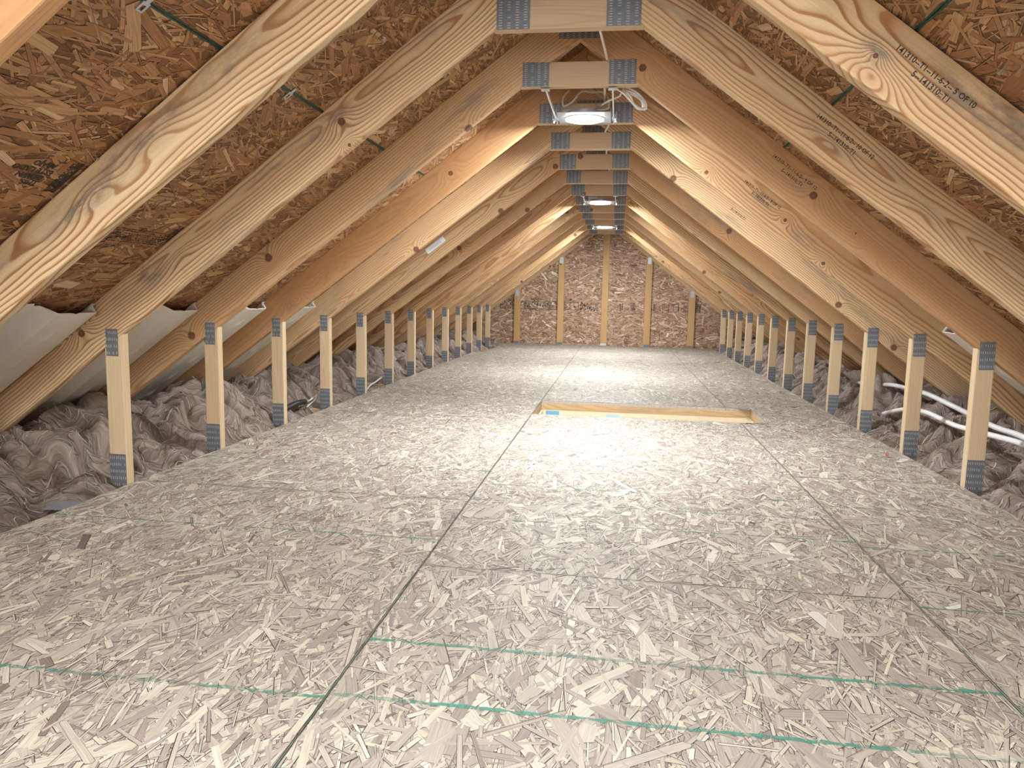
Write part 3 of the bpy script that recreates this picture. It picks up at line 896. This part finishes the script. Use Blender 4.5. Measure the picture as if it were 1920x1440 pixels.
# ------------------------------------------------------------------ foam vent baffles between the rafters
def baffle(s, i, label, xtop):
    y0, y1 = TY(i)+TH+.004, TY(i+1)-.004
    W = y1-y0; nv, nu = 64, 84
    def prof(v):
        c = abs(v-W/2)
        if c < .035: return .012
        if c < .085: return .012 + .030*(c-.035)/.05
        if c < W/2-.028: return .042
        if c < W/2-.022: return .042 - .036*(c-(W/2-.028))/.006
        return .006
    vs = sorted(set([0, W] + [W/2+q for e in (.035, .085, W/2-.028, W/2-.022) for q in (-e, e)] + [W*k/72 for k in range(73)]))
    u0 = xtop/.8; u1 = 2.80
    d = Vector((s*.8, 0, -.6)); nrm = Vector((-s*.6, 0, -.8))
    bm = bmesh.new(); G = []
    for a in range(nu+1):
        row = []
        for v in vs:
            u = u0 + (u1-u0)*a/nu + (.012 if v > W*.5 else 0)*(1-a/nu)
            wv = prof(v)
            if wv > .04:
                for vc in (W*.5-.16, W*.5+.16):
                    du = ((u-u0-.07) % .15) - .075
                    wv += .008*math.exp(-(du/.024)**2 - ((v-vc+.25*du)/.010)**2)
            p = Vector((0, y0+v, CZ)) + d*u + nrm*(wv+.0015)
            row.append(bm.verts.new(p - Vector((0, y0, 0))))
        G.append(row)
    for a in range(nu):
        for k in range(len(vs)-1):
            bm.faces.new((G[a][k], G[a+1][k], G[a+1][k+1], G[a][k+1]))
    o = link('vent_baffle', bm_mesh(bm, 'vent_baffle', True), None, M_FOAM)
    o.location = (0, y0, 0)
    md = o.modifiers.new('thickness', 'SOLIDIFY'); md.thickness = .002; md.offset = 0
    tag(o, label, 'vent baffle', 'foam vent baffles between the rafters')
baffle(-1, 0, 'nearest grey-white dimpled foam baffle, between the two closest left rafters', 1.553)
baffle(-1, 1, 'second dimpled foam baffle on the left, behind the first knee post', 1.557)
baffle(-1, 2, 'third foam baffle on the left, shiny dimples behind the second knee post', 1.560)
baffle(-1, 3, 'fourth foam baffle on the left, mostly hidden by the third knee post', 1.560)
baffle(1, 2, 'foam baffle on the right, only its corner showing under the right rafters', 1.60)

# ------------------------------------------------------------------ floor hatch with folded ladder door
h = tag(empty('attic_hatch', ((HX0+HX1)/2, (HY0+HY1)/2, 0)), 'long rectangular floor hatch with cream ladder door and blue stickers', 'hatch')
hw, hd = (HX1-HX0)/2, (HY1-HY0)/2
M_HB = lumber('hatch_board', (0.66, 0.50, 0.29), (0.50, 0.32, 0.15), (0.34, 0.19, 0.085), .007, .6, .2, .55, .6)
def hb(name, x0, x1, y0, y1, z0, z1, mat):
    bm = bmesh.new(); add_box(bm, x0, x1, y0, y1, z0, z1)
    return link(name, bm_mesh(bm, name), h, mat)
hb('frame_board', -hw, hw, hd, hd+.0145, -.155, -.0202, M_HB)
hb('frame_board', -hw, hw, -hd-.0005, -hd+.012, -.155, -.0202, M_HB)
hb('frame_board', hw, hw+.036, -hd, hd, -.155, -.0202, M_HB)
hb('frame_board', -hw-.036, -hw, -hd, hd, -.155, -.0202, M_HB)
hb('jamb', -hw+.012, hw-.022, hd-.022, hd-.002, -.15, -.060, M_CREAM)
hb('jamb', -hw+.012, hw-.022, -hd+.014, -hd+.034, -.15, -.060, M_CREAM)
hb('jamb', hw-.022, hw-.002, -hd+.014, hd-.002, -.15, -.060, M_CREAM)
hb('jamb', -hw+.001, -hw+.012, -hd+.014, hd-.002, -.15, -.060, M_CREAM)
hb('door_panel', -hw+.013, hw-.023, -hd+.035, hd-.023, -.150, -.138, M_CREAM)
hb('sticker', -hw+.03, -hw+.115, hd-.0226, hd-.0221, -.098, -.063, M_BLUE)
hb('sticker', -hw+.415, -hw+.50, hd-.0226, hd-.0221, -.098, -.072, simple('pale_blue_label', (.45, .62, .75), .5))

# ------------------------------------------------------------------ pipes and cables
tag(link('water_pipe', tube([(1.86, 5.4, .11), (1.83, 4.95, .15), (1.80, 4.62, .187), (1.80, 4.39, .197), (1.80, 4.11, .200), (1.80, 3.87, .186), (1.80, 3.67, .172), (1.80, 3.39, .151), (1.80, 3.16, .150), (1.79, 2.8, .12), (1.80, 2.4, .07)], .0125, 'pipe', 12, 6), None, M_WHITE),
    'upper white plastic pipe arching over the wool behind the right posts', 'pipe', 'white pipes over the wool')
tag(link('water_pipe', tube([(1.66, 4.3, .06), (1.66, 4.0, .13), (1.66, 3.757, .153), (1.66, 3.60, .150), (1.66, 3.44, .144), (1.66, 3.30, .150), (1.66, 3.115, .160), (1.66, 2.88, .170), (1.67, 2.5, .16), (1.70, 2.1, .11)], .0115, 'pipe', 12, 6), None, M_WHITE),
    'lower white plastic pipe dipping into the wool behind the nearest right post', 'pipe', 'white pipes over the wool')
c = tag(empty('cable_end', (-1.60, 4.0, .025)), 'black conduit end with white looped wire on the wool between left posts', 'cable')
link('conduit', tube([(0, -.32, -.005), (0, -.1, .012), (0, .035, .006)], .016, 'conduit', 12, 4), c, M_BLACK)
link('wire', tube([(0, .03, .006), (.0, .08, .000), (0, .13, .012), (0, .19, .018), (-.004, .205, .012), (0, .17, -.003), (.004, .10, -.016), (0, .06, -.03)], .0042, 'wire', 8, 6), c, M_CABLE)
link('wire', tube([(.004, .03, .010), (.006, .09, .006), (.006, .15, .018), (.002, .20, .024)], .0036, 'wire', 8, 6), c, M_CABLE)
tag(link('cable', tube([(-1.56, 4.98, -.02), (-1.55, 5.05, .010), (-1.55, 5.17, .020), (-1.55, 5.29, .037), (-1.57, 5.36, .03), (-1.60, 5.42, -.01)], .006, 'cable', 8, 6), None, M_CABLE),
    'short white cable curving out of the wool beside the fifth left post', 'cable')
zt_ = ZTIE + .089 + .004
pts = [(.07, TY(1)-.3, zt_+.02), (.07, TY(1)+.02, zt_+.002), (.085, TY(1)+.25, 1.535), (.102, TY(2)-.02, zt_-.002+.004), (.10, TY(2)+.05, zt_)]
for i in range(3, 14):
    pts += [(.09+.01*math.sin(i*2.1), TY(i)-.3, zt_-.028), (.085+.012*math.sin(i), TY(i)+.02, zt_)]
tag(link('cable', tube(pts, .0052, 'cable', 8, 5), None, M_CABLE), 'long white cable draped over the collar ties under the ridge', 'cable')
coil = [(.125, 2.99, 1.50), (.145, 3.03, 1.478)]
for k in range(3):
    q = k*.012
    coil += [(.165+q, 3.05+q, 1.470), (.205+q*.7, 3.06+q, 1.432-q*.5), (.235+q, 3.07+q, 1.412+q*.4), (.258-q*.4, 3.08+q, 1.420), (.250-q*.5, 3.09, 1.450), (.215-q, 3.09+q, 1.485), (.170-q*.5, 3.08, 1.500-q)]
coil += [(.15, 3.1, 1.47), (.10, 3.2, 1.475), (.05, 3.42, 1.50)]
tag(link('cable', tube(coil, .0042, 'cable', 8, 6), None, M_CABLE), 'white cable coil hanging to the right of the closest lamp', 'cable')
tag(link('cable', tube([(-.075, 3.45, 1.587), (-.098, 3.44, 1.560), (-.102, 3.43, 1.535), (-.094, 3.42, 1.512), (-.06, 3.44, 1.535), (-.022, 3.45, 1.580), (.03, 3.46, 1.581), (.075, 3.45, 1.578), (.098, 3.44, 1.55), (.10, 3.42, 1.50), (.03, 3.43, 1.497)], .0048, 'cable', 8, 6), None, M_CABLE),
    'white cable loop standing up above the closest lamp', 'cable')

# ------------------------------------------------------------------ small things
def roofM(s, x, y, up=0.0):
    d = Vector((s*.8, 0, -.6)); nrm = Vector((-s*.6, 0, -.8)); ya = nrm.cross(d)
    M = Matrix.Identity(4)
    for i in range(3): M[i][0], M[i][1], M[i][2] = d[i], ya[i], nrm[i]
    M.translation = Vector((0, y, CZ)) + d*(abs(x)/.8) + nrm*up
    return M
def clip(y, label):
    bm = bmesh.new()
    t, wd = .0014, .012
    add_box(bm, -.020, -.003, -wd/2, wd/2, .0015, .0015+t)
    add_box(bm, .003, .020, -wd*.9, -wd*.45, .0015, .0015+t); add_box(bm, .003, .020, wd*.45, wd*.9, .0015, .0015+t)
    add_box(bm, .018, .022, -wd*.9, wd*.9, .0015, .0015+t)
    add_box(bm, -.004, .004, -wd*.9, wd*.9, -.004, .0015+t)
    o = link('sheathing_clip', bm_mesh(bm, 'sheathing_clip'), None, M_GALV, roofM(-1, -.758, y, .002))
    tag(o, label, 'clip', 'metal clips in the left roof joint')
clip(2.046, 'small bright metal clip in the roof joint between the second and third left rafters')
clip(1.400, 'small metal clip in the roof joint at the upper edge, beside the closest left rafter')
def nail(s, x, y, label):
    bm = bmesh.new()
    add_box(bm, -.0012, .0012, -.0012, .0012, -.002, .014); disc(bm, .004, .014, .0155, 12)
    M = roofM(s, x, y, .001) @ Matrix.Rotation(random.uniform(-.5, .5), 4, 'X')
    tag(link('nail', bm_mesh(bm, 'nail'), None, M_GALV, M), label, 'nail', 'nails poking through the roof sheets')
nail(-1, -1.20, 1.655, 'shiny nail tip beside the left rafter, below the stamped lettering')
nail(-1, -1.075, 1.66, 'shiny nail tip beside the left rafter, level with the stamped lettering')
nail(1, .89, 1.589, 'shiny nail tip in the right roof sheet beside the swirling knot rafter')
# paper tag on the left rafter of truss 5
bm = bmesh.new(); add_box(bm, -.073, .073, -.0012, 0, -.017, .017)
ty = empty('paper_tag', (-1.0, TY(5)-.0008, .978))
tag(ty, 'white paper tag stapled to a left rafter halfway up', 'tag')
ty.rotation_euler = (0, -math.atan(.75), 0)
link('paper', bm_mesh(bm, 'paper'), ty, M_PAPER)
bm = bmesh.new()
for zz in (.006, 0, -.006): add_box(bm, -.05, .045, -.0016, -.0011, zz-.0012, zz+.0012)
link('print', bm_mesh(bm, 'print'), ty, M_PAPERG)
# galvanised strap end under the deck edge
bm = bmesh.new(); add_box(bm, -.055, .03, -.045, .045, -.001, .001)
o = link('metal_strap', bm_mesh(bm, 'metal_strap'), None, M_GALV, Matrix.Translation((-1.512, 2.045, -.014)) @ Euler((0, .05, .25)).to_matrix().to_4x4())
tag(o, 'bluish galvanised strap end lying in the wool at the left deck edge', 'metal strap')
# wood chips on the deck
chips = ((1.045, 4.455, .024, .5, 'curled brown chip on the deck just past the right end of the hatch'),
         (.996, 4.05, .03, 2.4, 'dark brown chip on the deck joint just before the hatch'),
         (1.37, 3.379, .028, 1.2, 'pale wood chip standing up near the nearest right posts'),
         (1.40, 6.251, .045, .2, 'brown splinter at the deck edge beside the right posts'),
         (1.25, 8.047, .06, .1, 'flat dark chip on the far right of the deck'),
         (-.64, 3.93, .022, .8, 'small black chip on the left half of the deck before the hatch'),
         (.304, 3.952, .014, .8, 'tiny dark speck of wood on the deck before the hatch'))
for k, (x, y, L, an, lb) in enumerate(chips):
    bm = bmesh.new(); n = 7; pr = []
    for i in range(n):
        t = i/(n-1)-.5; wv = L*.28*(1-.9*abs(t)); zc = .002 + .5*L*(t*t) + (0.6*L*(t+.5) if k == 2 else 0)
        pr.append([bm.verts.new((t*L, q*wv, zc+e)) for q in (-1, 1) for e in (0, .0012)])
    for a, b in zip(pr, pr[1:]):
        for (i, j) in ((0, 1), (1, 3), (3, 2), (2, 0)): bm.faces.new((a[i], a[j], b[j], b[i]))
    for e_ in (pr[0], pr[-1]): bm.faces.new((e_[0], e_[1], e_[3], e_[2]))
    o = link('wood_chip', bm_mesh(bm, 'wood_chip'), None, M_CHIP, Matrix.Translation((x, y, -.0008)) @ Matrix.Rotation(an, 4, 'Z'))
    tag(o, lb, 'wood chip', 'loose chips on the deck')

# ------------------------------------------------------------------ stamping on the left roof sheets
def on_roof(name, me, s, ri, x, y, up, rot=0.0):
    key = [k for k in PANELS if k[0] == s and k[1] == ri and k[2] <= y]
    P = PANELS[max(key, key=lambda k: k[2])]
    W = roofM(s, x, y, up) @ Matrix.Rotation(rot, 4, 'Z')
    o = link(name, me, P, M_INK, P.matrix_local.inverted() @ W)
    return o
# reads towards the camera, upside down in the view
for body, u, y0 in (('THIS', 1.173, 1.592), ('DOWN', 1.156, 1.592), ('ESTE LADO', 1.139, 1.603), ('ABAJO', 1.121, 1.596)):
    me = text_mesh(body, .0225, .03)
    on_roof('printed_stamp', me, -1, 1, -u, y0, .0026, -math.pi/2)
rg = random.Random(3)
bm = bmesh.new()
for r in range(6):
    y = 0
    while y < .24:
        l = rg.uniform(.004, .012)
        if rg.random() < .8: add_box(bm, r*.0095, r*.0095+.0055*rg.uniform(.5, 1), y, y+l*.6, 0, .0004)
        y += l+.002
add_box(bm, -.008, -.0065, -.02, .25, 0, .0004)
on_roof('printed_marks', bm_mesh(bm, 'printed_marks'), -1, 1, -1.27, 2.0, .0024, 0)
bm = bmesh.new()
for r in range(26):
    for q in range(4):
        if rg.random() < .75: add_box(bm, r*.0042, r*.0042+.003, q*.006, q*.006+.0045, 0, .0004)
add_box(bm, 0, .11, .024, .034, 0, .0004)
on_roof('printed_marks', bm_mesh(bm, 'printed_marks'), -1, 1, -1.105, 1.628, .0024, 0)
bm = bmesh.new()
for r in range(18):
    for q in range(3):
        if rg.random() < .75: add_box(bm, r*.0042, r*.0042+.003, q*.006, q*.006+.0045, 0, .0004)
add_box(bm, 0, .08, .018, .028, 0, .0004)
on_roof('printed_marks', bm_mesh(bm, 'printed_marks'), -1, 1, -1.23, 2.245, .0024, 0)
